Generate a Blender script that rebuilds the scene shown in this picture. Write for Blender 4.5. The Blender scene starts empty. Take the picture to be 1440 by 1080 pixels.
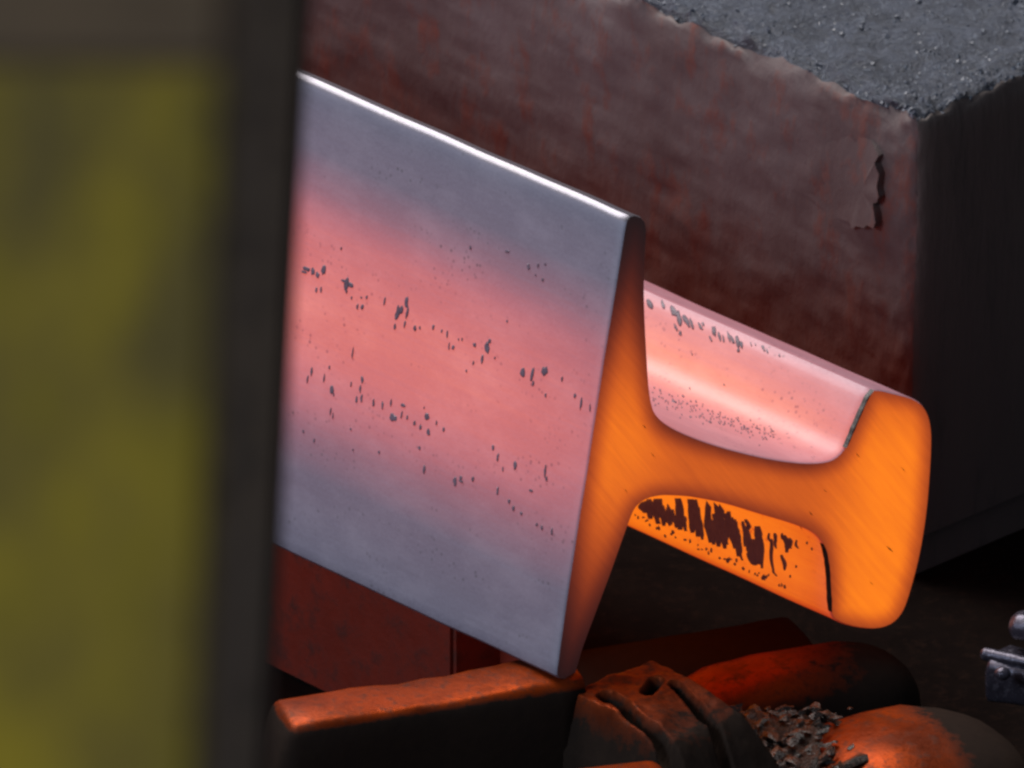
import bpy, bmesh, math, random
from mathutils import Vector, noise, geometry
from mathutils.bvhtree import BVHTree

random.seed(7)
sc = bpy.context.scene
COL = sc.collection
rad = math.radians

# ------------------------------------------------------------------ camera
PITCH = rad(25)
D = 3.5                      # metres from the lens to the cut end of the rail
FPX = 15400.0                # focal length in photograph pixels (1440 wide)
RIGHT = Vector((1, 0, 0))
FWD = Vector((0, math.cos(PITCH), -math.sin(PITCH)))
UP = Vector((0, math.sin(PITCH), math.cos(PITCH)))
ORIGIN = Vector((0, 0, 0.40))            # centre of the rail foot at the cut


def ray(px, py):
    return FWD + RIGHT * ((px - 720) / FPX) - UP * ((py - 540) / FPX)


CAM = ORIGIN - ray(831, 626) * D


def P(px, py, d):
    return CAM + ray(px, py) * d


cam_d = bpy.data.cameras.new('camera')
cam = bpy.data.objects.new('camera', cam_d)
COL.objects.link(cam)
cam.location = CAM
cam.rotation_euler = (rad(90) - PITCH, 0, 0)
cam_d.sensor_width = 36
cam_d.lens = 36 * FPX / 1440
cam_d.clip_start = 0.05
cam_d.clip_end = 200
cam_d.dof.use_dof = True
cam_d.dof.focus_distance = 3.55
cam_d.dof.aperture_fstop = 34
sc.camera = cam

# ------------------------------------------------------------------ light
w = bpy.data.worlds.new('World')
sc.world = w
w.use_nodes = True
w.node_tree.nodes['Background'].inputs[0].default_value = (0.75, 0.82, 1.0, 1)
w.node_tree.nodes['Background'].inputs[1].default_value = 0.13


def area(name, loc, target, size, power, col):
    l = bpy.data.lights.new(name, 'AREA')
    l.shape = 'RECTANGLE'
    l.size, l.size_y = size
    l.energy = power
    l.color = col
    o = bpy.data.objects.new(name, l)
    COL.objects.link(o)
    o.location = loc
    o.rotation_euler = (Vector(target) - Vector(loc)).to_track_quat('-Z', 'Y').to_euler()
    return o


# tall hall window to the left, roof light overhead
area('hall_window_light', ORIGIN + Vector((-0.66, -0.58, 0.50)) * 6.0, ORIGIN, (1.8, 1.4), 140, (0.72, 0.86, 1.0))
area('roof_light', ORIGIN + Vector((-0.34, 0.46, 0.82)) * 4.0, ORIGIN, (3.0, 2.4), 262, (1.0, 0.94, 0.90))

sc.view_settings.view_transform = 'Standard'
sc.view_settings.look = 'None'
sc.view_settings.exposure = 0.0
sc.view_settings.gamma = 1.0
sc.render.engine = 'CYCLES'
sc.cycles.use_denoising = True
sc.cycles.filter_width = 2.6          # soft video-camera sharpness
sc.cycles.max_bounces = 6
sc.cycles.sample_clamp_indirect = 4.0
sc.cycles.caustics_reflective = False
sc.cycles.caustics_refractive = False


# ------------------------------------------------------------------ helpers
def tag(o, label=None, cat=None, group=None, kind=None):
    for k, v in (('label', label), ('category', cat), ('group', group), ('kind', kind)):
        if v:
            o[k] = v
    return o


def empty(name, loc):
    o = bpy.data.objects.new(name, None)
    COL.objects.link(o)
    o.location = loc
    o.empty_display_size = 0.05
    return o


def mesh_obj(name, verts, faces, mat, parent=None, smooth=True):
    me = bpy.data.meshes.new(name)
    off = parent_origin(parent)
    me.from_pydata([tuple(Vector(v) - off) for v in verts], [], faces)
    me.update()
    if smooth:
        me.polygons.foreach_set('use_smooth', [True] * len(me.polygons))
    o = bpy.data.objects.new(name, me)
    COL.objects.link(o)
    if mat:
        me.materials.append(mat)
    if parent:
        o.parent = parent
    return o


def parent_origin(p):
    off = Vector((0, 0, 0))
    while p is not None:
        off += Vector(p.location)
        p = p.parent
    return off


def set_attr(o, name, vals):
    a = o.data.attributes.new(name, 'FLOAT', 'POINT')
    a.data.foreach_set('value', vals)


def set_uv(o, uvs):
    l = o.data.uv_layers.new(name='UVMap')
    for lp in o.data.loops:
        l.data[lp.index].uv = uvs[lp.vertex_index]


class NT:
    def __init__(self, name):
        self.m = bpy.data.materials.new(name)
        self.m.use_nodes = True
        self.t = self.m.node_tree
        self.b = self.t.nodes['Principled BSDF']

    def n(self, typ, **kw):
        nd = self.t.nodes.new(typ)
        for k, v in kw.items():
            if k.startswith('i_'):
                key = k[2:]
                key = int(key) if key.isdigit() else key.replace('_', ' ')
                nd.inputs[key].default_value = v
            else:
                setattr(nd, k, v)
        return nd

    def l(self, a, b):
        self.t.links.new(a, b)

    def math(self, op, a, b=None, clamp=False):
        nd = self.n('ShaderNodeMath', operation=op)
        nd.use_clamp = clamp
        for i, v in enumerate((a, b)):
            if v is None:
                continue
            if isinstance(v, (int, float)):
                nd.inputs[i].default_value = v
            else:
                self.l(v, nd.inputs[i])
        return nd.outputs[0]

    def ramp(self, src, stops, interp='LINEAR'):
        nd = self.n('ShaderNodeValToRGB')
        nd.color_ramp.interpolation = interp
        el = nd.color_ramp.elements
        while len(el) < len(stops):
            el.new(0.5)
        for e, (p, c) in zip(el, stops):
            e.position = p
            e.color = c if len(c) == 4 else (*c, 1)
        self.l(src, nd.inputs[0])
        return nd.outputs[0]

    def mix(self, fac, a, b, blend='MIX'):
        nd = self.n('ShaderNodeMix', data_type='RGBA', blend_type=blend)
        for s, v in ((nd.inputs[0], fac), (nd.inputs[6], a), (nd.inputs[7], b)):
            if isinstance(v, (int, float)):
                s.default_value = v
            elif isinstance(v, tuple):
                s.default_value = (*v, 1)
            else:
                self.l(v, s)
        return nd.outputs[2]

    def coords(self, kind='Object', scale=(1, 1, 1), rot=(0, 0, 0), vt='POINT'):
        tc = self.n('ShaderNodeTexCoord')
        mp = self.n('ShaderNodeMapping')
        mp.vector_type = vt
        mp.inputs['Scale'].default_value = scale
        mp.inputs['Rotation'].default_value = rot
        self.l(tc.outputs[kind], mp.inputs[0])
        return mp.outputs[0]

    def noise(self, co, scale, detail=4, rough=0.6):
        nd = self.n('ShaderNodeTexNoise')
        nd.inputs['Scale'].default_value = scale
        nd.inputs['Detail'].default_value = detail
        nd.inputs['Roughness'].default_value = rough
        self.l(co, nd.inputs['Vector'])
        return nd.outputs[0]

    def bump(self, h, strength, dist):
        nd = self.n('ShaderNodeBump')
        nd.inputs['Strength'].default_value = strength
        nd.inputs['Distance'].default_value = dist
        self.l(h, nd.inputs['Height'])
        self.l(nd.outputs[0], self.b.inputs['Normal'])


HEATCOL = [(0.0, (0.75, 0.070, 0.020)), (0.3, (1.0, 0.135, 0.016)), (0.7, (1.0, 0.175, 0.010)), (1.0, (1.0, 0.215, 0.006))]
SKINCOL = [(0.0, (0.9, 0.050, 0.020)), (0.35, (1.0, 0.080, 0.020)), (0.55, (1.0, 0.105, 0.015)), (0.8, (1.0, 0.170, 0.010)), (1.0, (1.0, 0.205, 0.008))]


def mat_hot_side():
    """Hot rolled steel under a thin grey scale skin: it glows by its own temperature ('heat')."""
    k = NT('hot_steel_side')
    at = k.n('ShaderNodeAttribute', attribute_name='steel_heat')
    uv = k.coords('UV')
    fine = k.noise(uv, 900, 3, 0.7)
    grain = k.noise(k.coords('UV', (60, 400, 1)), 6, 4, 0.65)
    vo = k.n('ShaderNodeTexVoronoi', feature='F1')
    vo.inputs['Scale'].default_value = 420
    k.l(uv, vo.inputs['Vector'])
    zone = k.noise(k.coords('UV', (1, 4, 1)), 22, 3, 0.6)
    zone = k.ramp(zone, [(0.50, (0, 0, 0)), (0.66, (1, 1, 1))])
    dot = k.ramp(vo.outputs['Distance'], [(0.16, (1, 1, 1)), (0.30, (0, 0, 0))])
    speck = k.math('MULTIPLY', dot, zone, True)
    streak = k.noise(k.coords('UV', (9, 700, 1)), 1.0, 4, 0.6)
    blot = k.noise(k.coords('UV', (28, 46, 1)), 1.0, 5, 0.7)
    var = k.math('ADD', k.math('MULTIPLY', grain, 0.24), 0.62)
    var = k.math('ADD', var, k.math('MULTIPLY', streak, 0.30))
    var = k.math('ADD', var, k.math('MULTIPLY', blot, 0.26))
    e = k.math('MULTIPLY', at.outputs['Fac'], var)
    e = k.math('MULTIPLY', e, k.math('SUBTRACT', 1.0, k.math('MULTIPLY', speck, 0.45)))
    col = k.ramp(e, SKINCOL)
    k.l(col, k.b.inputs['Emission Color'])
    k.l(e, k.b.inputs['Emission Strength'])
    base = k.mix(fine, (0.126, 0.129, 0.178), (0.200, 0.206, 0.278))
    base = k.mix(k.ramp(streak, [(0.35, (0, 0, 0)), (0.65, (0.5,) * 3)]), base, (0.14, 0.15, 0.20))
    base = k.mix(k.ramp(blot, [(0.45, (0, 0, 0)), (0.75, (0.55,) * 3)]), base, (0.27, 0.27, 0.34))
    base = k.mix(k.math('MULTIPLY', speck, 0.6), base, (0.07, 0.07, 0.085))
    bare = k.n('ShaderNodeAttribute', attribute_name='bare').outputs['Fac']      # arris rubbed to bright metal
    base = k.mix(k.math('MULTIPLY', bare, k.ramp(blot, [(0.3, (0.5,) * 3), (0.6, (1, 1, 1))])), base, (0.17, 0.165, 0.185))
    k.l(base, k.b.inputs['Base Color'])
    k.l(k.math('ADD', 0.10, k.math('MULTIPLY', bare, 0.6)), k.b.inputs['Metallic'])
    ro = k.ramp(fine, [(0.3, (0.46,) * 3), (0.7, (0.56,) * 3)])
    k.l(k.math('SUBTRACT', ro, k.math('MULTIPLY', bare, 0.12)), k.b.inputs['Roughness'])
    k.bump(fine, 0.12, 0.0003)
    return k.m


def mat_cut_end():
    k = NT('hot_steel_saw_cut')
    at = k.n('ShaderNodeAttribute', attribute_name='steel_heat')
    wv = k.n('ShaderNodeTexWave', wave_type='BANDS', bands_direction='X')
    wv.inputs['Scale'].default_value = 42
    wv.inputs['Distortion'].default_value = 5.0
    wv.inputs['Detail'].default_value = 3
    wv.inputs['Detail Scale'].default_value = 3
    k.l(k.coords('UV', (1, 1, 1), (0, 0, rad(40)), 'TEXTURE'), wv.inputs['Vector'])
    n = k.noise(k.coords('UV', (1 / 36, 1 / 2.2, 1), (0, 0, rad(40)), 'TEXTURE'), 5, 5, 0.75)
    f = k.math('ADD', k.math('MULTIPLY', wv.outputs['Fac'], 0.015), k.math('MULTIPLY', n, 0.50))
    e = k.math('MULTIPLY', at.outputs['Fac'], k.math('ADD', f, 0.74))
    k.l(k.ramp(e, HEATCOL), k.b.inputs['Emission Color'])
    k.l(e, k.b.inputs['Emission Strength'])
    k.b.inputs['Base Color'].default_value = (0.10, 0.085, 0.09, 1)
    k.b.inputs['Roughness'].default_value = 0.6
    k.bump(n, 0.3, 0.0003)
    return k.m


def mat_rough(name, c1, c2, c3, scale, rough=(0.5, 0.8), bump=0.5, bd=0.002, metallic=0.0, coord='Object', stretch=(1, 1, 1)):
    k = NT(name)
    co = k.coords(coord, stretch)
    a = k.noise(co, scale, 6, 0.65)
    b = k.noise(co, scale * 5.3, 5, 0.7)
    col = k.mix(k.ramp(a, [(0.38, (0, 0, 0)), (0.62, (1, 1, 1))]), c1, c2)
    col = k.mix(k.ramp(b, [(0.52, (0, 0, 0)), (0.68, (1, 1, 1))]), col, c3)
    k.l(col, k.b.inputs['Base Color'])
    k.l(k.ramp(b, [(0.3, (rough[0],) * 3), (0.7, (rough[1],) * 3)]), k.b.inputs['Roughness'])
    k.b.inputs['Metallic'].default_value = metallic
    k.bump(b, bump, bd)
    return k.m


M_SIDE = mat_hot_side()
M_CUT = mat_cut_end()
def warm(m, col, st):
    b = m.node_tree.nodes['Principled BSDF']
    b.inputs['Emission Color'].default_value = (*col, 1)
    b.inputs['Emission Strength'].default_value = st
    return m


M_FLAKE = mat_rough('mill_scale_flake', (0.060, 0.052, 0.085), (0.105, 0.095, 0.14), (0.04, 0.034, 0.05), 300, (0.4, 0.6), 0.3, 0.0004)
warm(M_FLAKE, (1.0, 0.25, 0.25), 0.035)      # hot too, but far duller than the bare steel
M_BURR = mat_rough('cold_burr', (0.025, 0.022, 0.022), (0.04, 0.035, 0.035), (0.02, 0.02, 0.02), 400, (0.4, 0.7), 0.3, 0.0004)
M_BROWN = mat_rough('rusty_brown_plate', (0.122, 0.096, 0.098), (0.092, 0.066, 0.066), (0.150, 0.055, 0.043), 16, (0.6, 0.9), 0.6, 0.0015, stretch=(1, 1, 0.45))
def red_glow_low(m, z0, z1):
    """red glow of the rail painted into the lower wall, with a ragged upper limit"""
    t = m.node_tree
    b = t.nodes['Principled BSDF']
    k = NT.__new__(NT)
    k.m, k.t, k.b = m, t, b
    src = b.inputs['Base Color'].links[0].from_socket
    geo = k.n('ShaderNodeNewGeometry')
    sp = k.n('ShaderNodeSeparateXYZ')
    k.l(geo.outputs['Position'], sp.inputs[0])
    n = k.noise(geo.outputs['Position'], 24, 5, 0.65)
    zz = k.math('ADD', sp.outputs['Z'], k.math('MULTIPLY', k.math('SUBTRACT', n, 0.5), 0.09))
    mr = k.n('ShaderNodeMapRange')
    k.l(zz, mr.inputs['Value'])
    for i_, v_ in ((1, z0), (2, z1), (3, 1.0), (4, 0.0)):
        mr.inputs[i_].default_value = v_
    k.l(k.mix(mr.outputs[0], src, (0.125, 0.046, 0.034)), b.inputs['Base Color'])  # shadowed lower wall tinted with the rail's red glow


M_GREYDUST = mat_rough('grey_scale_dust', (0.082, 0.094, 0.128), (0.044, 0.050, 0.068), (0.145, 0.166, 0.21), 110, (0.35, 0.65), 1.0, 0.003)
M_DARK = mat_rough('dark_greasy_steel', (0.085, 0.068, 0.064), (0.105, 0.085, 0.078), (0.065, 0.055, 0.052), 14, (0.55, 0.8), 0.5, 0.0015, stretch=(1, 1, 0.2))
M_GRIT = mat_rough('grey_grit', (0.085, 0.096, 0.125), (0.06, 0.068, 0.09), (0.14, 0.158, 0.20), 200, (0.3, 0.5), 0.3, 0.0005)
def mat_bar():
    """black greasy steel with the orange glow of the rail painted into rusty top faces ('top_glow')"""
    k = NT('greasy_bar_with_glow_top')
    co = k.coords('Object')
    a = k.noise(co, 45, 5, 0.65)
    b = k.noise(co, 240, 5, 0.7)
    at = k.n('ShaderNodeAttribute', attribute_name='top_glow')
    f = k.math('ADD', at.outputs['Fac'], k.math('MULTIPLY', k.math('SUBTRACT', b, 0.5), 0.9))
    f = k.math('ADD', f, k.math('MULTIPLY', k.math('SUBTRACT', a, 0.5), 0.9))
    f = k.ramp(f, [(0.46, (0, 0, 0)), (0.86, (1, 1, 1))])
    rust = k.mix(k.ramp(a, [(0.4, (0, 0, 0)), (0.62, (1, 1, 1))]), (0.25, 0.036, 0.006), (0.11, 0.020, 0.007))  # rust colour pushed to the orange of the rail's glow
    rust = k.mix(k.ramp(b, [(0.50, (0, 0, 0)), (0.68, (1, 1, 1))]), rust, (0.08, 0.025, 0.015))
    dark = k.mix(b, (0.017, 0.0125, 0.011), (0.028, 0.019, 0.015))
    k.l(k.mix(f, dark, rust), k.b.inputs['Base Color'])  # rust also holds the painted orange rail glow
    ro = k.ramp(b, [(0.3, (0.55,) * 3), (0.7, (0.8,) * 3)])
    k.l(k.math('SUBTRACT', ro, k.math('MULTIPLY', f, 0.30)), k.b.inputs['Roughness'])
    k.l(k.math('MULTIPLY', f, 0.55), k.b.inputs['Metallic'])
    k.b.inputs['Specular IOR Level'].default_value = 0.0
    k.bump(b, 0.3, 0.0006)
    return k.m


M_BAR = mat_bar()
M_REDST = mat_rough('glow_red_steel', (0.22, 0.026, 0.014), (0.17, 0.022, 0.013), (0.10, 0.020, 0.014), 22, (0.4, 0.6), 0.5, 0.001)  # the rail's red glow is put into this base colour
M_GREASE = mat_rough('oily_debris', (0.032, 0.017, 0.009), (0.016, 0.011, 0.007), (0.06, 0.020, 0.008), 90, (0.08, 0.5), 0.8, 0.002)
M_CHIP = mat_rough('oily_black_chip', (0.022, 0.014, 0.009), (0.014, 0.010, 0.007), (0.045, 0.016, 0.008), 150, (0.1, 0.4), 0.5, 0.0008)
M_SOOT = mat_rough('soot_black_bed', (0.011, 0.008, 0.007), (0.008, 0.006, 0.0055), (0.016, 0.010, 0.008), 40, (0.8, 0.95), 0.5, 0.001)
M_SOOT.node_tree.nodes['Principled BSDF'].inputs['Specular IOR Level'].default_value = 0.0
M_METAL = mat_rough('wet_bluish_steel', (0.07, 0.065, 0.09), (0.035, 0.032, 0.045), (0.14, 0.135, 0.17), 80, (0.15, 0.35), 0.4, 0.001, metallic=0.6)
M_YELLOW = mat_rough('mottled_yellow_paint', (0.52, 0.36, 0.006), (0.15, 0.105, 0.022), (0.30, 0.22, 0.010), 24, (0.6, 0.9), 0.2, 0.002, stretch=(1, 1, 0.4))
M_BROWNBAR = mat_rough('brown_primer', (0.17, 0.105, 0.055), (0.13, 0.085, 0.048), (0.11, 0.07, 0.04), 12, (0.6, 0.9), 0.2, 0.002)
M_POST = mat_rough('dark_post', (0.046, 0.027, 0.016), (0.056, 0.033, 0.018), (0.036, 0.022, 0.014), 12, (0.7, 0.9), 0.2, 0.002)  # dark brown tone over the whole post

# ------------------------------------------------------------------ floor
g = 30
fl = mesh_obj('floor', [(-g, -g, 0), (g, -g, 0), (g, g, 0), (-g, g, 0)], [(0, 1, 2, 3)], M_DARK, smooth=False)
tag(fl, kind='structure')

# ------------------------------------------------------------------ block behind the rail
PSI = rad(46.8)
LX = Vector((math.cos(PSI), -math.sin(PSI), 0))          # towards the camera, right
RX = Vector((math.sin(PSI), math.cos(PSI), 0))           # away, right
Z = Vector((0, 0, 1))
corner = P(1290, 160, D + 0.19)
red_glow_low(M_BROWN, corner.z - 0.110, corner.z - 0.068)
BL, BD, BH = 1.4, 0.55, 0.16


def fbm(p, s, o=4):
    return noise.fractal(p * s, 1.0, 2.0, o)


def grid_face(a, e1, n1, e2, n2, warp, grade1=1.0, grade2=1.0):
    vs, fs = [], []
    for i in range(n1 + 1):
        for j in range(n2 + 1):
            u, v = (i / n1) ** grade1, (j / n2) ** grade2
            vs.append(warp(a + e1 * u + e2 * v))
    for i in range(n1):
        for j in range(n2):
            q = i * (n2 + 1) + j
            fs.append((q, q + n2 + 1, q + n2 + 2, q + 1))
    return vs, fs


def block_warp(p):
    q = p - corner
    dl, dr, dz = -q.dot(LX), q.dot(RX), -q.dot(Z)
    edge = math.exp(-max(0, dz) / 0.006) * math.exp(-max(0, dr) / 0.006)      # rolled-over rubbed top arris
    edge2 = math.exp(-max(0, dl) / 0.004) * math.exp(-max(0, dr) / 0.004)
    edge3 = math.exp(-max(0, dl) / 0.005) * math.exp(-max(0, dz) / 0.005)
    out = 0.0012 * fbm(p, 60) + 0.0006 * fbm(p, 260)
    top = math.exp(-max(0, dz) / 0.01)
    up = top * (0.0024 * fbm(p + Vector((9, 2, 1)), 80) + 0.0018 * fbm(p, 230))
    chip = 0.004 * edge * (0.8 + 0.8 * fbm(p + Vector((3, 3, 3)), 90))
    return (p - RX * out + Z * up + (RX - Z) * chip + (RX - LX) * edge2 * 0.002 - (LX + Z) * edge3 * 0.0025)


blk = empty('guide_block', corner - LX * BL * 0.5 + RX * BD * 0.5 - Z * BH)
tag(blk, 'large rust-brown steel block with gritty grey top standing behind the hot rail', 'steel block')
vs, fs = grid_face(corner, -LX * BL, 220, -Z * BH, 70, block_warp, 1.6, 1.0)
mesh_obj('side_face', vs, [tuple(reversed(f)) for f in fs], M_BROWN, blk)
vs, fs = grid_face(corner, -LX * BL, 220, RX * BD, 150, block_warp, 1.6, 1.6)
mesh_obj('top_face', vs, fs, M_GREYDUST, blk)
vs, fs = grid_face(corner, RX * BD, 90, -Z * BH, 60, block_warp, 1.6, 1.3)
mesh_obj('end_face', vs, fs, M_DARK, blk)
c0 = corner - Z * BH
mesh_obj('underside', [c0, c0 + RX * BD, c0 + RX * BD - LX * BL, c0 - LX * BL], [(0, 1, 2, 3)], M_DARK, blk, False)
p0_ = c0 + RX * 0.055 - LX * 0.0
pz = p0_.z - 0.002
bmv = [Vector((q.x, q.y, zz)) for zz in (0.0, pz) for q in (p0_ - LX * 0.035, p0_ + RX * (BD - 0.06) - LX * 0.035, p0_ + RX * (BD - 0.06) - LX * BL, p0_ - LX * BL)]
e0 = c0 - LX * 0.004
bme = [Vector((q.x, q.y, zz)) for zz in (0.0, c0.z - 0.001) for q in (e0 + RX * 0.002, e0 + RX * BD, e0 + RX * BD - LX * 0.025, e0 + RX * 0.002 - LX * 0.025)]
mesh_obj('end_plate', bme, [(0, 1, 5, 4), (1, 2, 6, 5), (2, 3, 7, 6), (3, 0, 4, 7), (4, 5, 6, 7)], M_DARK, blk, False)
mesh_obj('plinth', bmv, [(0, 1, 5, 4), (1, 2, 6, 5), (2, 3, 7, 6), (3, 0, 4, 7), (4, 5, 6, 7)], M_BAR, blk, False)
# loose grit lying on the top
vs, fs = [], []
for i in range(4500):
    a = random.random() ** 1.5 * 0.30
    b = random.random() ** 1.3 * 0.22
    if fbm(Vector((a, b, 0)), 30) + random.uniform(-0.5, 0.5) < -0.05:
        continue
    r = random.uniform(0.0005, 0.0011)
    c = block_warp(corner - LX * a + RX * b) - Z * r * 0.35
    k0 = len(vs)
    off = [Vector((random.uniform(-1, 1), random.uniform(-1, 1), random.uniform(-1, 1))) * 0.45 for _ in range(6)]
    for d, o_ in zip(((1, 0, 0), (-1, 0, 0), (0, 1, 0), (0, -1, 0), (0, 0, .8), (0, 0, -.8)), off):
        vs.append(c + (Vector(d) + o_) * r)
    for f in ((0, 2, 4), (2, 1, 4), (1, 3, 4), (3, 0, 4), (2, 0, 5), (1, 2, 5), (3, 1, 5), (0, 3, 5)):
        fs.append(tuple(k0 + x for x in f))
grit = mesh_obj('loose_grit', vs, fs, M_GRIT, blk, False)
grit['kind'] = 'stuff'


def on_side(px, py, lift=0.0):
    """point where a photograph pixel meets the block's side plane, lifted off it"""
    r = ray(px, py)
    t = (corner - CAM).dot(RX) / r.dot(RX)
    return block_warp(CAM + r * t) - RX * lift


# peeling plate of crust near the corner, thick and jagged on its right
pe = [(1236, 206, 2.0), (1243, 216, 2.8), (1240, 226, 3.2), (1246, 242, 3.6), (1244, 258, 3.8), (1248, 272, 3.8), (1243, 281, 3.6),
      (1236, 283, 3.2), (1241, 296, 4.0), (1243, 308, 4.0), (1239, 317, 3.6), (1229, 313, 2.8), (1222, 318, 2.6), (1212, 315, 2.4),
      (1204, 319, 2.0), (1196, 312, 0.6), (1165, 302, 0.0), (1130, 270, -0.3), (1125, 235, -0.3), (1150, 205, -0.3), (1195, 190, -0.2), (1224, 196, 0.2)]
vs = [on_side(1212, 266, 0.0014)]
nn = len(pe)
for x, y, h in pe:
    vs.append(on_side(x * 0.5 + 1212 * 0.5, y * 0.5 + 266 * 0.5, 0.0008 + h * 0.0004))
for x, y, h in pe:
    vs.append(on_side(x, y, 0.0001 + h * 0.0009))
for x, y, h in pe:
    vs.append(on_side(x - 1, y, -0.0015))
fs = []
for i in range(nn):
    j = (i + 1) % nn
    fs += [(0, 1 + i, 1 + j), (1 + i, 1 + nn + i, 1 + nn + j, 1 + j), (1 + nn + i, 1 + 2 * nn + i, 1 + 2 * nn + j, 1 + nn + j)]
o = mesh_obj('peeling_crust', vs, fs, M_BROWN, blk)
o.data.set_sharp_from_angle(angle=rad(40))
o['label'] = 'jagged pale peeling crust near the block corner'

# ------------------------------------------------------------------ the rail
FV = RIGHT * -0.0227 - UP * 0.1477 + FWD * 0.008         # along the foot, downwards
HV = RIGHT * 0.101 - UP * 0.0239 + FWD * 0.130           # from foot to head
LV = (RIGHT * -0.912 + UP * 0.41 + FWD * 0.78).normalized()   # along the rail, away
NPL = FV.cross(HV).normalized()


def sec(px, py):
    r = ray(px, py)
    return CAM + r * ((ORIGIN - CAM).dot(NPL) / r.dot(NPL))


# outline of the cut end: (x, y, heat of the side surface there, part)
OUT = [
    (886, 303.5, .02, 'f'), (881, 309, .015, 'f'), (878, 321, .015, 'f'), (874, 346, .03, 'f'), (866, 397, .045, 'f'), (858, 446, .17, 'f'), (849, 500, .44, 'f'), (840, 560, .56, 'f'),
    (831, 618, .60, 'f'), (823, 672, .54, 'f'), (814, 725, .38, 'f'), (806, 778, .18, 'f'), (797, 836, .05, 'f'), (789, 893, .03, 'f'),
    (782, 944, .015, 'f'), (782, 950, .015, 'f'), (786, 954, .015, 'f'), (795, 957, .015, 'f'), (804, 956, .02, 'f'), (810, 948, .03, 'f'),
    (820, 914, .06, 'f'), (838, 865, .12, 'f'), (860, 806, .25, 'f'), (877, 758, .45, 'f'),
    (887, 731, .70, 'f'), (895, 714, .80, 'f'), (909, 703, .85, 'f'), (930, 698, .88, 'f'), (950, 698, .9, 'f'),
    (975, 700, .92, 'w'), (1020, 709, .95, 'w'), (1070, 724, .97, 'w'),
    (1110, 736, 1.0, 'h'), (1136, 746, 1.0, 'h'), (1151, 757, 1.0, 'h'), (1159, 772, 1.0, 'h'), (1164, 800, 1.0, 'h'), (1166, 832, .98, 'h'),
    (1168, 862, .9, 'h'), (1172, 870, .7, 'h'), (1182, 876, .5, 'h'), (1202, 882, .45, 'h'), (1228, 885, .45, 'h'), (1246, 882, .45, 'h'), (1260, 874, .45, 'h'), (1272, 858, .45, 'h'),
    (1283, 826, .45, 'h'), (1295, 778, .45, 'h'), (1304, 722, .45, 'h'), (1309, 665, .45, 'h'), (1311, 616, .45, 'h'),
    (1308, 590, .42, 'h'), (1299, 571, .36, 'h'), (1283, 560, .30, 'h'), (1262, 554, .26, 'h'), (1236, 548, .26, 'h'), (1227, 548, .35, 'h'),
    (1220, 557, .50, 'h'), (1211, 576, .60, 'h'), (1201, 599, .74, 'h'), (1190, 625, .84, 'h'), (1182, 637, .82, 'h'), (1170, 646, .72, 'h'), (1152, 650, .56, 'h'), (1124, 650, .46, 'h'),
    (1085, 645, .38, 'w'), (1040, 635, .38, 'w'), (995, 622, .42, 'w'),
    (957, 607, .5, 'f'), (933, 593, .5, 'f'), (920, 577, .5, 'f'), (914, 548, .4, 'f'), (911, 505, .25, 'f'), (908, 450, .12, 'f'),
    (907, 400, .06, 'f'), (909, 345, .03, 'f'), (910, 325, .02, 'f'), (908, 312, .02, 'f'), (902, 305, .02, 'f'), (893, 302, .02, 'f')]
SHARP = {0, 1, 37, 55}


def catmull(pts, sub=4):
    n = len(pts)
    out, src = [], []
    for i in range(n):
        p0, p1, p2, p3 = (pts[(i + k) % n] for k in (-1, 0, 1, 2))
        d = math.hypot(p2[0] - p1[0], p2[1] - p1[1])
        m = max(1, min(sub, int(d / 6)))
        ta = [0.5 * (p2[q] - p0[q]) for q in (0, 1)]
        tb = [0.5 * (p3[q] - p1[q]) for q in (0, 1)]
        la, lb = math.hypot(*ta), math.hypot(*tb)
        if la > d:
            ta = [x * d / la for x in ta]
        if lb > d:
            tb = [x * d / lb for x in tb]
        for k in range(m):
            t = k / m
            h = [2 * t**3 - 3 * t**2 + 1, t**3 - 2 * t**2 + t, -2 * t**3 + 3 * t**2, t**3 - t**2]
            x, y = [h[0] * p1[q] + h[1] * ta[q] + h[2] * p2[q] + h[3] * tb[q] for q in (0, 1)]
            out.append((x, y, p1[2] * (1 - t) + p2[2] * t, p1[3]))
    return out


PR = catmull(OUT)
N = len(PR)
CEN = Vector((1040, 670))


def inset(i, amt):
    a, b, c = PR[i - 1], PR[i], PR[(i + 1) % N]
    t = Vector((c[0] - a[0], c[1] - a[1])).normalized()
    n = Vector((t.y, -t.x))          # outline runs anticlockwise on screen (y down): inside is to this side
    return b[0] + n.x * amt, b[1] + n.y * amt


# make sure the inset really goes inwards
def area2(ps):
    return sum(ps[i][0] * ps[(i + 1) % len(ps)][1] - ps[(i + 1) % len(ps)][0] * ps[i][1] for i in range(len(ps)))


SGN = 1 if abs(area2([inset(i, 2) for i in range(N)])) < abs(area2(PR)) else -1
ring0 = [inset(i, SGN * 1.6) for i in range(N)]          # chamfered arris at the cut
BASE = [sec(p[0], p[1]) for p in PR]
CH = [sec(*q) for q in ring0]

rail = empty('hot_rail', ORIGIN + LV * 0.6 + FV * 0.5)
tag(rail, 'glowing hot steel rail lying on its side, orange saw-cut end facing right', 'rail')

ts = [0.0009] + [0.004 * i for i in range(1, 56)] + [0.26, 0.32, 0.40, 0.55, 0.8, 1.2]
arc = [0.0]
for i in range(1, N + 1):
    arc.append(arc[-1] + (BASE[i % N] - BASE[i - 1]).length)


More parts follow.
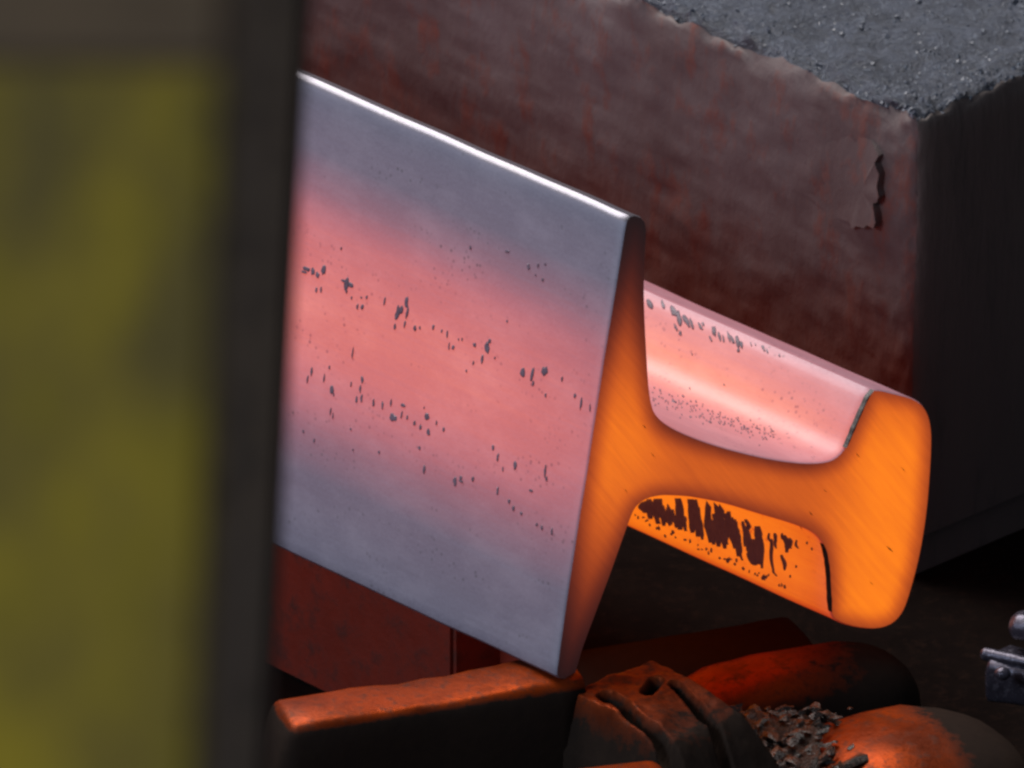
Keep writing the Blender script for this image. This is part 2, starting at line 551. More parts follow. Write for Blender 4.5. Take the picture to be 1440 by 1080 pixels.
def rail_part(name, code):
    """side surface of one member of the rail: foot, web or head"""
    segs = [i for i in range(N) if PR[i][3] == code]
    verts, heat, uvs, faces, idx = [], [], [], [], {}
    bare = []

    def vert(i, k):
        key = (i, k)
        if key in idx:
            return idx[key]
        ii = i % N
        h = PR[ii][2]
        if k == -1:
            p = CH[ii] - LV * 0.0
            t = 0.0
        else:
            t = ts[k]
            p = BASE[ii] + LV * t
            q_ = BASE[ii] * 9 + LV * (t * 34)
            p = p + FV * (0.0030 * noise.noise(q_)) + HV * (0.0022 * noise.noise(q_ + Vector((5, 1, 2)))) if k > 0 else p
        cool = 1 - 0.30 * math.exp(-t / 0.030) - (0.5 if k == -1 else 0)
        idx[key] = len(verts)
        verts.append(p)
        x_, y_ = PR[ii][0], PR[ii][1]
        bare.append(1.0 if (code == 'f' and y_ < 313) else 0.0)
        heat.append(max(0.0, h * cool))
        uvs.append((t, arc[i]))
        return idx[key]

    for i in segs:
        for k in range(-1, len(ts) - 1):
            faces.append((vert(i, k), vert(i + 1, k), vert(i + 1, k + 1), vert(i, k + 1)))
    o = mesh_obj(name, verts, faces, M_SIDE, rail)
    bm = bmesh.new()
    bm.from_mesh(o.data)
    bmesh.ops.recalc_face_normals(bm, faces=bm.faces)
    # recalc on an open shell may pick the wrong side: test against the section centre line
    bm.faces.ensure_lookup_table()
    f = bm.faces[len(bm.faces) // 3]
    bm.to_mesh(o.data)
    bm.free()
    set_attr(o, 'steel_heat', heat)
    set_attr(o, 'bare', bare)
    set_uv(o, uvs)
    o.data.set_sharp_from_angle(angle=rad(38))
    return o


foot = rail_part('foot', 'f')
web = rail_part('web', 'w')
head = rail_part('head', 'h')

# cut end ------------------------------------------------------
poly = [Vector(q) for q in ring0]


def dist_edge(x, y):
    best = 1e9
    for i in range(0, N):
        a, b = PR[i], PR[(i + 1) % N]
        abx, aby = b[0] - a[0], b[1] - a[1]
        t = ((x - a[0]) * abx + (y - a[1]) * aby) / (abx * abx + aby * aby + 1e-9)
        t = max(0, min(1, t))
        best = min(best, math.hypot(x - a[0] - t * abx, y - a[1] - t * aby))
    return best


def inside(x, y):
    c = False
    j = N - 1
    for i in range(N):
        xi, yi = ring0[i]
        xj, yj = ring0[j]
        if (yi > y) != (yj > y) and x < (xj - xi) * (y - yi) / (yj - yi) + xi:
            c = not c
        j = i
    return c


def sstep(a, b, x):
    t = max(0, min(1, (x - a) / (b - a)))
    return t * t * (3 - 2 * t)


pts = list(poly)
STEP = 7
for gy in range(300, 900 + 60, STEP):
    for gx in range(776, 1316, STEP):
        x, y = gx + (STEP / 2 if (gy // STEP) % 2 else 0), gy
        if inside(x, y) and dist_edge(x, y) > 5:
            pts.append(Vector((x, y)))
res = geometry.delaunay_2d_cdt(pts, [(i, (i + 1) % N) for i in range(N)], [], 1, 1e-4)
cv, cf = res[0], res[2]
verts, heat, uvs = [], [], []
for q in cv:
    x, y = q
    d = dist_edge(x, y)
    s = (y - 626) / 325.0
    # along foot->head: 0 at the foot's outer face, 1 at the crown
    hh = ((x - 831) + (y - 626) * 0.154) / 470.0
    wf = 0.5 if s < 0 else 0.56
    footh = 0.86 * math.exp(-(abs(s) / wf) ** 2)
    webh = 0.60
    headh = 0.97
    a = sstep(0.10, 0.30, hh)
    b = sstep(0.66, 0.90, hh)
    H = footh * (1 - a) + webh * a
    H = H * (1 - b) + headh * b
    rim = 0.36 + 0.64 * sstep(-4, 30, d)
    # the web's upper side and the foot's outer skin have cooled most
    if 0.12 < hh < 0.75:
        yu = 590 + (x - 920) * 0.24
        k_ = sstep(0.12, 0.22, hh) * (1 - sstep(0.62, 0.75, hh)) * sstep(-20, -2, y - yu)
        rim *= 1 - 0.40 * k_ * (1 - sstep(0, 48, y - yu))
    if b > 0.5:
        rim *= 0.80 + 0.20 * sstep(560, 640, y)
    verts.append(sec(x, y))
    heat.append(max(0.008, H * rim))
    uvs.append((x / 1440, 1 - y / 1440))
cut = mesh_obj('cut_end', verts, [tuple(f) for f in cf], M_CUT, rail)
for p_ in cut.data.polygons:
    pass
if cut.data.polygons[0].normal.dot(LV) > 0:
    cut.data.flip_normals()
set_attr(cut, 'steel_heat', heat)
set_uv(cut, uvs)
cut['label'] = 'orange glowing saw-cut rail section with dark cool foot tips'

sv, sf = [], []
for (x, y, ln, an, wd) in ((1140, 722, 9, 50, 1.6), (1251, 772, 15, 42, 2.0), (1126, 742, 8, 55, 1.0), (1206, 640, 10, 52, 1.2), (906, 600, 9, 50, 1.4), (918, 640, 12, 54, 0.9), (1160, 690, 7, 50, 0.9), (1270, 660, 12, 48, 0.9), (880, 690, 8, 52, 1.0), (1225, 820, 10, 47, 0.9)):
    dx, dy = math.cos(rad(an)) * ln / 2, math.sin(rad(an)) * ln / 2
    k0 = len(sv)
    for (qx, qy) in ((x - dx, y - dy), (x - dy * wd / ln, y + dx * wd / ln), (x + dx, y + dy), (x + dy * wd / ln, y - dx * wd / ln)):
        sv.append(sec(qx, qy) - LV * 0.00012)
    sf.append((k0, k0 + 1, k0 + 2, k0 + 3))
o = mesh_obj('saw_scratch', sv, sf, M_BURR, cut, False)
o['kind'] = 'stuff'

# scale flakes and burrs draped on the hot surface ---------------
trees = {}
for o in (foot, web, head):
    off = parent_origin(o.parent)
    trees[o.name] = BVHTree.FromPolygons([v.co + off for v in o.data.vertices], [tuple(p.vertices) for p in o.data.polygons])


def hit(px, py):
    r = ray(px, py).normalized()
    best = None
    for nme, t in trees.items():
        loc, nor, ix, dist = t.ray_cast(CAM, r)
        if loc is not None and (best is None or dist < best[2]):
            if nor.dot(r) > 0:
                nor = -nor
            best = (loc, nor, dist, nme)
    return best


class Flakes:
    def __init__(self):
        self.v, self.f = [], []

    def add(self, outline, lift=0.00025):
        cx = sum(p[0] for p in outline) / len(outline)
        cy = sum(p[1] for p in outline) / len(outline)
        hc = hit(cx, cy)
        if not hc:
            return
        rim, mid = [], []
        for x, y in outline:
            a = hit(x, y)
            b = hit(cx + (x - cx) * 0.75, cy + (y - cy) * 0.75)
            if not a or not b or abs(a[2] - hc[2]) > 0.03 or abs(b[2] - hc[2]) > 0.03:
                continue
            rim.append(a[0] + a[1] * 0.00002)
            mid.append(b[0] + b[1] * lift)
        k = len(self.v)
        n = len(rim)
        if n < 4:
            return
        self.v += [hc[0] + hc[1] * lift * 1.1] + mid + rim
        for i in range(n):
            j = (i + 1) % n
            self.f += [(k, k + 1 + i, k + 1 + j), (k + 1 + i, k + 1 + n + i, k + 1 + n + j, k + 1 + j)]

    def blob(self, x, y, w_, h_, tilt=0.0, n=11, jag=0.25):
        out = []
        for i in range(n):
            a = 2 * math.pi * i / n
            r = 1 + random.uniform(-jag, jag)
            dx, dy = math.cos(a) * w_ / 2 * r, math.sin(a) * h_ / 2 * r
            out.append((x + dx + dy * tilt, y + dy + dx * 0.3))
        self.add(out)


def zf(x, y):          # photograph pixel from the close-up of the foot face
    return 400 + x / 3.0, 340 + y / 3.0


ff = Flakes()
# the two rows of dark flakes on the foot's flat underside (close-up coordinates: x, y, width, height)
for x, y, w_, h_ in [
    (95, 115, 34, 22), (120, 125, 16, 40), (140, 140, 20, 30), (165, 120, 20, 46), (135, 205, 10, 26), (155, 203, 10, 28), (85, 128, 26, 12),
    (262, 175, 22, 60), (280, 182, 24, 26), (250, 165, 26, 12), (262, 208, 10, 28), (308, 275, 10, 26), (328, 275, 14, 24), (347, 234, 9, 18), (325, 236, 9, 12), (284, 236, 8, 20),
    (423, 250, 8, 46), (478, 300, 20, 66), (494, 288, 20, 42), (514, 255, 20, 56), (518, 300, 11, 56), (466, 358, 11, 28), (508, 348, 8, 34), (550, 365, 14, 28), (572, 362, 8, 18),
    (628, 360, 11, 24), (664, 376, 8, 18), (687, 388, 9, 38), (712, 445, 15, 22), (695, 440, 6, 34), (735, 412, 6, 14), (750, 412, 6, 16),
    (803, 435, 18, 22), (855, 448, 26, 52), (835, 495, 12, 44), (797, 512, 8, 22), (888, 490, 8, 14), (768, 545, 8, 14), (866, 420, 14, 24),
    (1004, 552, 24, 44), (1046, 560, 13, 66), (1050, 598, 9, 28), (1097, 548, 28, 48), (1102, 648, 9, 22), (1172, 578, 9, 26), (1226, 650, 13, 24), (1252, 680, 10, 66), (1290, 700, 7, 40),
    (115, 548, 12, 40), (98, 580, 7, 34), (168, 575, 8, 40), (190, 530, 8, 22), (200, 625, 20, 40), (208, 645, 6, 20), (288, 472, 7, 56), (282, 600, 7, 30), (328, 582, 14, 34), (320, 620, 9, 40),
    (305, 665, 10, 36), (325, 660, 10, 40), (376, 680, 10, 34), (414, 690, 9, 36), (450, 680, 8, 40), (458, 742, 34, 36), (500, 690, 22, 16), (495, 730, 8, 40), (518, 742, 8, 22),
    (549, 766, 11, 22), (574, 782, 13, 26), (602, 738, 22, 32), (608, 804, 17, 34), (642, 765, 7, 24), (672, 792, 11, 22), (590, 700, 5, 14),
    (880, 868, 12, 28), (900, 910, 10, 44), (922, 960, 6, 24), (973, 944, 16, 38), (1100, 970, 9, 60), (1106, 1000, 9, 30), (720, 1010, 20, 40), (745, 1010, 20, 14), (795, 1000, 14, 24), (590, 960, 12, 40),
    (400, 888, 10, 18), (290, 878, 7, 14), (125, 838, 8, 20), (80, 800, 8, 18), (195, 715, 6, 40), (205, 735, 5, 30), (280, 790, 9, 12), (1040, 1050, 22, 14),
    (240, 28, 7, 16), (785, 24, 9, 22), (940, 335, 8, 16), (1030, 105, 14, 30), (1070, 100, 10, 20), (1090, 160, 12, 16), (940, 40, 24, 12), (1100, 95, 12, 12), (1060, 140, 8, 10)]:
    p = zf(x, y)
    ff.blob(p[0], p[1], w_ / 3.0 * 0.92, h_ / 3.0 * 0.92, -0.12 + random.uniform(-0.1, 0.1))
# lower fading row
for x, y in [(716, 705), (722, 715), (755, 738), (762, 742), (776, 748), (590, 630), (640, 680), (648, 672), (700, 690), (733, 722)]:
    ff.blob(x, y, random.uniform(2.5, 4), random.uniform(5, 12), -0.1)
o = mesh_obj('scale_flake_row', ff.v, ff.f, M_FLAKE, foot, False)
o['kind'] = 'stuff'


def zh(x, y):
    return 880 + x / 3.724, 380 + y / 3.724


fh = Flakes()
for x, y, w_, h_ in [
    (125, 178, 42, 54), (196, 182, 22, 60), (250, 215, 48, 66), (282, 260, 34, 100), (262, 300, 22, 50), (318, 265, 40, 76), (345, 280, 22, 66), (285, 330, 20, 36),
    (392, 296, 24, 48), (405, 282, 16, 30), (462, 320, 30, 66), (445, 360, 16, 40), (490, 345, 22, 60), (512, 360, 14, 60), (540, 350, 18, 70), (560, 365, 22, 60), (585, 375, 30, 90), (605, 390, 22, 50), (590, 420, 20, 30),
    (655, 385, 10, 30), (720, 408, 20, 40), (740, 425, 14, 36), (805, 448, 14, 22), (680, 390, 8, 20),
    (335, 620, 10, 14), (368, 688, 10, 16), (348, 440, 7, 22), (515, 600, 9, 14), (440, 795, 22, 14), (180, 630, 10, 22), (255, 690, 30, 14), (300, 660, 14, 14), (430, 735, 12, 12), (690, 830, 14, 10), (520, 770, 8, 14)]:
    p = zh(x, y)
    fh.blob(p[0], p[1], w_ / 3.724 * 0.85, h_ / 3.724 * 0.85, 0.25 + random.uniform(-0.2, 0.2))
for i in range(150):      # pitted band low on the head's shoulder
    u = random.random()
    x = 140 + 640 * u
    y = 660 + 215 * u + random.gauss(0, 26)
    p = zh(x, y)
    fh.blob(p[0], p[1], random.uniform(1.2, 2.4), random.uniform(1.6, 3.2), 0.2, 5)


def zl(x, y):
    return 860 + x / 3.6, 680 + y / 3.6


# thick dark crust hanging in vertical tongues on the underside: centre x, top y, bottom y, width
for x, y0, y1, w_ in [
    (165, 84, 150, 44), (195, 78, 180, 36), (228, 76, 205, 36), (255, 76, 215, 26), (290, 120, 215, 24), (318, 130, 225, 22), (345, 74, 235, 36),
    (372, 165, 240, 20), (408, 78, 250, 38), (432, 80, 270, 34), (450, 120, 285, 20), (492, 84, 300, 32), (515, 190, 310, 26), (540, 92, 320, 36), (562, 100, 330, 36), (590, 150, 260, 34), (612, 170, 330, 28),
    (632, 180, 370, 26), (655, 300, 390, 18), (672, 190, 320, 16), (690, 215, 330, 26), (700, 330, 410, 18), (718, 280, 415, 30), (742, 215, 410, 36), (760, 250, 430, 18), (800, 250, 300, 14), (812, 280, 440, 18), (830, 250, 330, 16),
    (826, 430, 470, 12), (872, 360, 440, 16), (885, 260, 350, 22), (905, 275, 330, 20), (938, 285, 330, 12), (870, 250, 300, 12), (600, 140, 200, 22), (690, 180, 235, 20)]:
    n = 7
    left, right = [], []
    for i in range(n):
        t = i / (n - 1)
        y = y0 + (y1 - y0) * t
        ww = w_ * 0.5 * (0.55 + 0.6 * math.sin(math.pi * min(1, t * 0.85 + 0.12))) * random.uniform(0.75, 1.2)
        sx = x + 5 * math.sin(t * 5 + x) + (t - 0.5) * 14
        left.append(zl(sx - ww, y))
        right.append(zl(sx + ww, y))
    fh.add(left + right[::-1], 0.0004)
for i in range(44):       # slivers between the tongues
    x = 175 + 590 * random.random()
    yb = 150 + (x - 165) * 0.45
    yt = 90 + (x - 165) * 0.10 if x < 570 else 165 + (x - 570) * 0.30
    y0 = yt + (yb - yt) * random.uniform(0.0, 0.45)
    y1 = min(yb, y0 + random.uniform(40, 130))
    w_ = random.uniform(5, 11)
    lf, rt = [], []
    for q in range(6):
        t = q / 5
        ww = w_ * (0.3 + 0.7 * math.sin(math.pi * (0.1 + 0.8 * t))) * random.uniform(0.7, 1.2)
        sx = x + 4 * math.sin(t * 6 + x) + (t - 0.5) * 16
        lf.append(zl(sx - ww, y0 + (y1 - y0) * t))
        rt.append(zl(sx + ww, y0 + (y1 - y0) * t))
    fh.add(lf + rt[::-1], 0.00035)
for i in range(46):       # pitted lower edge
    u = random.random()
    p = zl(110 + u * 800 , 165 + u * 372 + random.gauss(0, 9))
    fh.blob(p[0], p[1], random.uniform(2, 5), random.uniform(3, 7), 0, 6, 0.5)
for x, y in [(1015, 330), (935, 420), (905, 470), (850, 515), (990, 300)]:
    p = zl(x, y)
    fh.blob(p[0], p[1], 3, 5, 0, 6)
o = mesh_obj('scale_flake_crust', fh.v, fh.f, M_FLAKE, head, False)
o['kind'] = 'stuff'

# ragged saw burr on the edges of the cut
def burr(i0, i1, hgt):
    vs, fs = [], []
    ids = list(range(i0, i1 + 1))
    pts_ = []
    for a in range(len(ids) - 1):
        for q in range(3):
            t = q / 3
            A, B = PR[ids[a] % N], PR[ids[a + 1] % N]
            pts_.append((A[0] + (B[0] - A[0]) * t, A[1] + (B[1] - A[1]) * t))
    for m, (x, y) in enumerate(pts_):
        e = m / max(1, len(pts_) - 1)
        amp = hgt * (0.75 + 0.9 * noise.noise(Vector((x * 0.11, y * 0.11, 3)))) * min(1, 6 * e, 6 * (1 - e))
        b = sec(x, y)
        nrm = (sec(*inset_at(x, y, pts_, m)) - b).normalized()
        for q in (b - nrm * amp * 0.55 - LV * 0.0006, b + nrm * amp * 0.5 - LV * 0.0008, b + nrm * amp * 0.3 + LV * 0.001, b - nrm * amp * 0.55 + LV * 0.001):
            vs.append(q)
    for m in range(len(pts_) - 1):
        for q in range(4):
            fs.append((4 * m + q, 4 * m + (q + 1) % 4, 4 * m + 4 + (q + 1) % 4, 4 * m + 4 + q))
    return vs, fs


def inset_at(x, y, pl, m):
    a, b = pl[max(0, m - 1)], pl[min(len(pl) - 1, m + 1)]
    t = Vector((b[0] - a[0], b[1] - a[1])).normalized()
    return x + SGN * t.y * 3, y - SGN * t.x * 3


def find(x, y):
    return min(range(N), key=lambda i: (PR[i][0] - x) ** 2 + (PR[i][1] - y) ** 2)


for (a, b, hg) in (((1227, 548), (1186, 632), 0.0006), ((1157, 766), (1170, 866), 0.0007)):
    vs, fs = burr(find(*a), find(*b), hg)
    mesh_obj('saw_burr', vs, fs, M_BURR, cut, False)


# ------------------------------------------------------------------ bars of the bed under the rail
def bar(name, start, direc, length, wid, hgt, mat, parent=None, expo=3.0, cap=0.02, nseg=28, wob=0.0006, cap_end=True, glow_len=0.0):
    """a bar with a rounded nose: rounded-rectangle rings lofted along its axis; start is the nose tip, top-centre line"""
    d = direc.normalized()
    s = Vector((-d.y, d.x, 0)).normalized()
    u = s.cross(d) * -1
    if u.z < 0:
        u = -u
    M_ = 40
    rings = []
    for k in range(11):
        t = k / 10
        rings.append((cap * (1 - math.cos(t * math.pi / 2)), math.sin(t * math.pi / 2) ** 0.8))
    x = cap
    while x < length - cap:
        x += 0.008
        rings.append((min(x, length), 1.0))
    if cap_end:
        for k in range(1, 11):
            t = k / 10
            rings.append((length + cap * math.sin(t * math.pi / 2), max(0.0, math.cos(t * math.pi / 2)) ** 0.8))
    vs, fs = [], []
    for (ax, sc_) in rings:
        c = start + d * ax - u * hgt / 2
        for j in range(M_):
            a = 2 * math.pi * j / M_
            ca, sa = math.cos(a), math.sin(a)
            p = c + s * (wid / 2 * sc_ * math.copysign(abs(ca) ** (2 / expo), ca)) + u * (hgt / 2 * sc_ * math.copysign(abs(sa) ** (2 / expo), sa))
            nn_ = noise.fractal(p * 90, 1.0, 2.0, 4) * wob + noise.fractal(p * 25, 1.0, 2.0, 2) * wob * 1.5
            vs.append(p + (p - c).normalized() * nn_ if (p - c).length > 1e-6 else p)
    for k in range(len(rings) - 1):
        for j in range(M_):
            q = k * M_ + j
            r_ = k * M_ + (j + 1) % M_
            fs.append((q, r_, r_ + M_, q + M_))
    fs.append(tuple(reversed(range(M_))))
    fs.append(tuple(range((len(rings) - 1) * M_, len(rings) * M_)))
    o = mesh_obj(name, vs, fs, mat, parent)
    if glow_len:  # orange rail glow painted on the top, from the nose back
        top_glow = []
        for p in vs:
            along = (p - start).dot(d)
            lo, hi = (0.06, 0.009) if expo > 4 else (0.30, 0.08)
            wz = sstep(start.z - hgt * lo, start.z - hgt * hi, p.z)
            top_glow.append(wz * (1 - sstep(glow_len * 0.7, glow_len * 1.2, along)))
        set_attr(o, 'top_glow', top_glow)
    return o


def horiz(phi):
    return Vector((math.cos(rad(phi)), math.sin(rad(phi)), 0))


def on_height(px, py, z):
    r = ray(px, py)
    return CAM + r * ((z - CAM.z) / r.z)


tip = sec(790, 955)
zt = tip.z - 0.0006
zb = zt - 0.085
bc_ = tip - LX * 0.1 + RX * 0.05
bv = [Vector((q.x, q.y, zz)) for zz in (0.0, zb) for q in (bc_ + LX * 0.28 - RX * 0.30, bc_ + LX * 0.28 + RX * 0.70, bc_ - LX * 1.0 + RX * 0.70, bc_ - LX * 1.0 - RX * 0.30)]
bed = mesh_obj('bed', bv, [(0, 1, 5, 4), (1, 2, 6, 5), (2, 3, 7, 6), (3, 0, 4, 7), (4, 5, 6, 7)], M_SOOT, None, False)
tag(bed, kind='structure')
grp = 'round-nosed bars of the bed'
o = bar('skid_bar', on_height(372, 1003, zt), horiz(19), 0.105, 0.027, 0.0848, M_BAR, cap=0.008, expo=7, cap_end=False, glow_len=0.2, wob=0.0011)
tag(o, 'rusty round-nosed bar lit orange under the lower tip of the rail foot', 'skid bar', grp)
zh_ = sec(1215, 884).z - 0.0006
o = bar('skid_bar', on_height(925, 958, zh_), horiz(21), 0.062, 0.040, 0.0465, M_BAR, cap=0.03, expo=2.5, glow_len=0.07)
tag(o, 'dark round-nosed bar with orange upper rim just below the rail head', 'skid bar', grp)
o = bar('skid_bar', on_height(1098, 1056, zt - 0.03), horiz(21), 0.046, 0.080, 0.0545, M_BAR, cap=0.04, expo=2.2, glow_len=0.06)
tag(o, 'thick dark bar with orange nose in the bottom right corner', 'skid bar', grp)
o = bar('skid_bar', on_height(966, 1072, zt - 0.006), -horiz(16), 0.25, 0.030, 0.078, M_BAR, cap=0.012, expo=3, glow_len=0.4)
tag(o, 'bar at the bottom edge whose orange top barely shows', 'skid bar', grp)

# rusty plate with two slanting slots between the bars
sp0 = on_height(840, 958, zt - 0.0035)
vs, fs, top_glow = [], [], []
NA, NB = 110, 90


def seg_d(px, py, a, b):
    ax, ay = a
    bx, by = b
    t = ((px - ax) * (bx - ax) + (py - ay) * (by - ay)) / ((bx - ax) ** 2 + (by - ay) ** 2)
    t = max(0, min(1, t))
    return math.hypot(px - ax - t * (bx - ax), py - ay - t * (by - ay))


for i in range(NA + 1):
    for j in range(NB + 1):
        l_, r_ = -4 + 66 * i / NA, -16 + 48 * j / NB          # millimetres along and across
        p = sp0 + LX * (l_ / 1000) + RX * (r_ / 1000)
        wv_ = 1.2 * noise.noise(p * 130)
        g1 = seg_d(l_, r_ + wv_, (9, -4.6), (54, -10.5))
        g2 = seg_d(l_, r_ + wv_, (18, 17.5), (50, 9.5))
        g3 = seg_d(l_, r_ + wv_, (12, 15), (16, 7))
        cut_ = max(1 - sstep(1.6, 3.0, g1), 1 - sstep(1.3, 2.5, g2), 0.8 * (1 - sstep(1.2, 2.6, g3)))
        edge_ = min(1, (l_ + 4) / 5, (62 - l_) / 22, (r_ + 16) / 6, (32 - r_) / 9)
        h_ = 0.0016 * noise.fractal(p * 70, 1.0, 2.0, 5) - 0.011 * cut_ - 0.02 * (1 - sstep(0, 1, edge_)) - 0.00018 * max(0, l_ - 18)
        if i in (0, NA) or j in (0, NB):
            h_ = zb - p.z + 0.0005
        vs.append(p + Z * h_)
        top_glow.append((1 - cut_) * sstep(0, 1, edge_) * (0.80 - 0.45 * sstep(15, 55, l_)))  # painted orange rail glow, left out of slots, fading along the plate
for i in range(NA):
    for j in range(NB):
        q = i * (NB + 1) + j
        fs.append((q, q + NB + 1, q + NB + 2, q + 1))
o = mesh_obj('slotted_plate', vs, fs, M_BAR)
set_attr(o, 'top_glow', top_glow)
tag(o, 'rusty uneven plate with two slanting dark slots right of the foot tip', 'plate')

# oily lumps of scale
vs, fs = [], []
A, B = 70, 60
for i in range(A + 1):
    for j in range(B + 1):
        p = on_height(920 + 290 * i / A, 960 + 200 * j / B, zt - 0.034)
        h = 0.004 * noise.fractal(p * 55, 1.0, 2.0, 5) + 0.004 * abs(noise.noise(p * 160))
        ex = min(1, 5 * i / A, 5 * (1 - i / A), 4 * j / B)
        hh_ = zb - p.z + 0.0005 if (i in (0, A) or j in (0, B)) else h * ex - (1 - ex) * 0.045
        vs.append(p + Z * hh_)
for i in range(A):
    for j in range(B):
        q = i * (B + 1) + j
        fs.append((q, q + 1, q + B + 2, q + B + 1))
o = mesh_obj('oily_scale_heap', vs, fs, M_GREASE)
tag(o, 'lumpy oily brown scale with small glints between the bars', 'debris', kind='stuff')

vs, fs = [], []
for i in range(380):
    x, y = random.gauss(1075, 60), random.uniform(995, 1085)
    if random.random() < 0.3:
        x, y = random.uniform(830, 1010), random.uniform(1000, 1075)
    c = on_height(x, y, zt - 0.033 + random.uniform(-0.003, 0.002))
    rr = random.uniform(0.0007, 0.0021) * (1.7 if random.random() < 0.10 else 1)
    k0 = len(vs)
    ax = Vector((random.uniform(-1, 1), random.uniform(-1, 1), random.uniform(-0.4, 0.4))).normalized()
    for d_ in ((1, 0, 0), (-1, 0, 0), (0, 1, 0), (0, -1, 0), (0, 0, .45), (0, 0, -.45), (.7, .7, .2), (-.7, -.6, .25)):
        v_ = Vector(d_) + Vector((random.uniform(-.3, .3), random.uniform(-.3, .3), random.uniform(-.2, .2)))
        vs.append(c + (v_ + ax * v_.dot(ax) * 0.8) * rr)
    bmc = bmesh.new()
    bvs = [bmc.verts.new(v_) for v_ in vs[k0:]]
    res_ = bmesh.ops.convex_hull(bmc, input=bvs)
    bmc.verts.index_update()
    for f_ in bmc.faces:
        fs.append(tuple(k0 + v_.index for v_ in f_.verts))
    bmc.free()
o = mesh_obj('scale_rubble', vs, fs, M_CHIP, None, False)
tag(o, 'loose dark oily scale chips lying between the bars', 'rubble', kind='stuff')

# dark beam behind the bars, below the web
o = bar('cross_beam', on_height(790, 944, zh_ - 0.016), horiz(20), 0.085, 0.035, 0.030, M_BAR, expo=6, cap=0.004)
tag(o, 'dark flat beam running behind the grating under the rail web', 'beam')

# dark red supports seen under the foot
def box_thing(name, base, l0, l1, dep, z0, z1, mat, label, cat):
    a = base
    pts_ = []
    bm = bmesh.new()
    for zz in (z0, z1):
        for (l_, r_) in ((l0, 0), (l1, 0), (l1, dep), (l0, dep)):
            q = a + LX * l_ + RX * r_
            pts_.append(bm.verts.new((q.x, q.y, zz)))
    for f in ((0, 3, 2, 1), (4, 5, 6, 7), (0, 1, 5, 4), (1, 2, 6, 5), (2, 3, 7, 6), (3, 0, 4, 7)):
        bm.faces.new([pts_[k] for k in f])
    bmesh.ops.bevel(bm, geom=list(bm.edges), offset=0.0015, segments=2, affect='EDGES')
    bmesh.ops.recalc_face_normals(bm, faces=bm.faces)
    me = bpy.data.meshes.new(name)
    bm.to_mesh(me)
    bm.free()
    me.materials.append(mat)
    o_ = bpy.data.objects.new(name, me)
    COL.objects.link(o_)
    return tag(o_, label, cat)


sb = P(637, 930, D + 0.13)
box_thing('support_plate', sb, -0.30, 0.0, 0.05, zb + 0.0005, zt - 0.012, M_REDST, 'dark red steel plate below the foot, left of a dark slot', 'support')
sb2 = P(690, 930, D + 0.15)
box_thing('support_plate', sb2, 0.0, 0.024, 0.006, zb + 0.0005, zt - 0.006, M_REDST, 'small dark red plate right of the slot, behind the foot tip', 'support')

# wet fitting at the right border
ft = empty('pipe_fitting', P(1425, 950, D + 0.10))
tag(ft, 'wet shiny bluish steel fitting with a bolt at the right edge', 'fitting')
b0 = P(1398, 912, D + 0.10)
bar('body', b0, Vector((0.85, -0.45, 0)), 0.05, 0.020, 0.016, M_METAL, ft, expo=4, cap=0.003, wob=0.0012)
bar('flange', b0 + Z * 0.012 + RX * 0.008, Vector((0.85, -0.45, 0)), 0.05, 0.012, 0.010, M_METAL, ft, expo=2.2, cap=0.004, wob=0.0012)
bar('ridge', b0 + Z * 0.0025 - RX * 0.006, Vector((0.85, -0.45, 0)), 0.05, 0.004, 0.004, M_METAL, ft, expo=2.2, cap=0.002, wob=0.0003)
vs, fs = [], []
bc = P(1410, 947, D + 0.082)
for k in range(6):
    for j in range(12):
        th, ph = math.pi * k / 5, 2 * math.pi * j / 12
        vs.append(bc + Vector((math.sin(th) * math.cos(ph), math.sin(th) * math.sin(ph), math.cos(th) * 0.8)) * 0.0028)
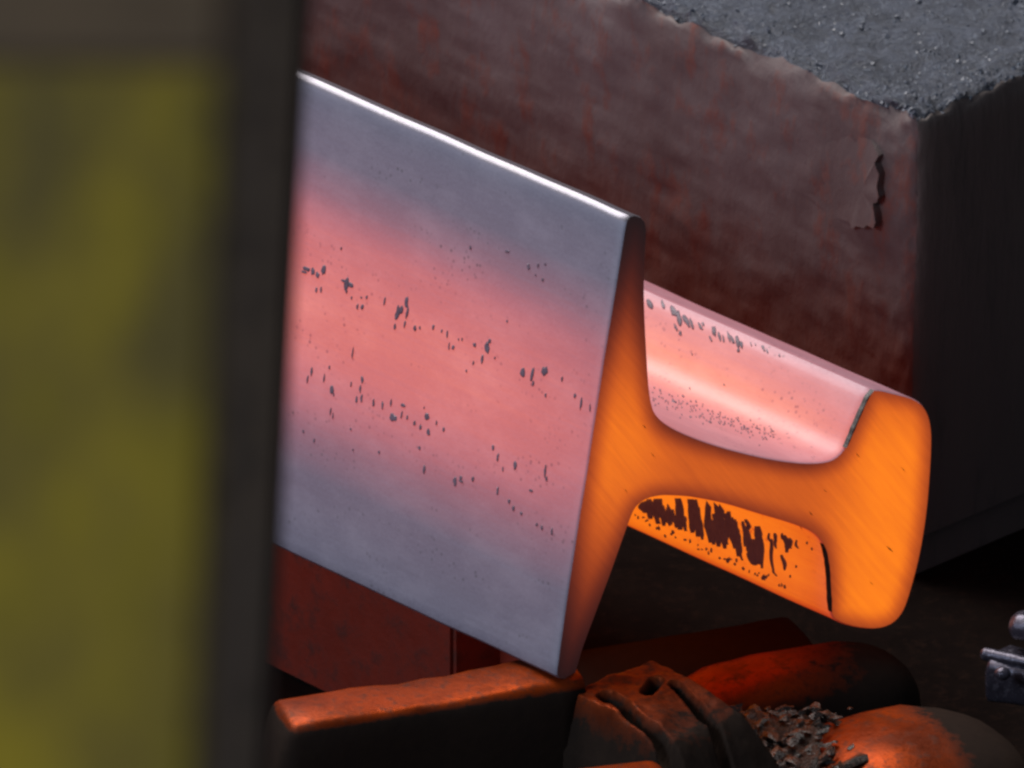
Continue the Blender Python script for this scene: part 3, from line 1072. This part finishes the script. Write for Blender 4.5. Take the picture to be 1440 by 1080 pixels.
for k in range(5):
    for j in range(12):
        fs.append((k * 12 + j, k * 12 + (j + 1) % 12, (k + 1) * 12 + (j + 1) % 12, (k + 1) * 12 + j))
mesh_obj('bolt', vs, fs, M_METAL, ft)
st0 = b0 + Vector((0.85, -0.45, 0)).normalized() * 0.025 - Z * 0.012
vs, fs = [], []
for zz in (st0.z, 0.0):
    for j in range(16):
        a = 2 * math.pi * j / 16
        vs.append(Vector((st0.x + 0.007 * math.cos(a), st0.y + 0.007 * math.sin(a), zz)))
for j in range(16):
    fs.append((j, (j + 1) % 16, 16 + (j + 1) % 16, 16 + j))
mesh_obj('stem', vs, fs, M_BAR, ft)

# ------------------------------------------------------------------ blurred guard close to the lens
DG = 1.55
gd = empty('machine_guard', P(200, 1400, DG))
tag(gd, 'out-of-focus mottled yellow guard with dark post in the left foreground', 'guard')


def slab(name, quad, depth, mat, parent):
    """thick plate: four front corners and a push-back along the view"""
    fr = [Vector(q) for q in quad]
    bk = [q + FWD * depth for q in fr]
    bm = bmesh.new()
    v = [bm.verts.new(q - parent_origin(parent)) for q in fr + bk]
    for f in ((0, 1, 2, 3), (7, 6, 5, 4), (0, 4, 5, 1), (1, 5, 6, 2), (2, 6, 7, 3), (3, 7, 4, 0)):
        bm.faces.new([v[k] for k in f])
    bmesh.ops.bevel(bm, geom=list(bm.edges), offset=0.0012, segments=2, affect='EDGES')
    bmesh.ops.recalc_face_normals(bm, faces=bm.faces)
    me = bpy.data.meshes.new(name)
    bm.to_mesh(me)
    bm.free()
    me.materials.append(mat)
    o_ = bpy.data.objects.new(name, me)
    COL.objects.link(o_)
    o_.parent = parent
    return o_


slab('post', [P(230, 1500, 2.06), P(347, 1500, 2.06), P(444, -300, 2.06), P(230, -300, 2.06)], 0.06, M_POST, gd)
slab('panel', [P(-500, 1500, 1.35), P(262, 1500, 1.35), P(318, 96, 1.35), P(-500, 92, 1.35)], 0.012, M_YELLOW, gd)
slab('top_rail', [P(-500, 88, 1.37), P(318, 92, 1.37), P(330, -400, 1.37), P(-500, -400, 1.37)], 0.02, M_BROWNBAR, gd)
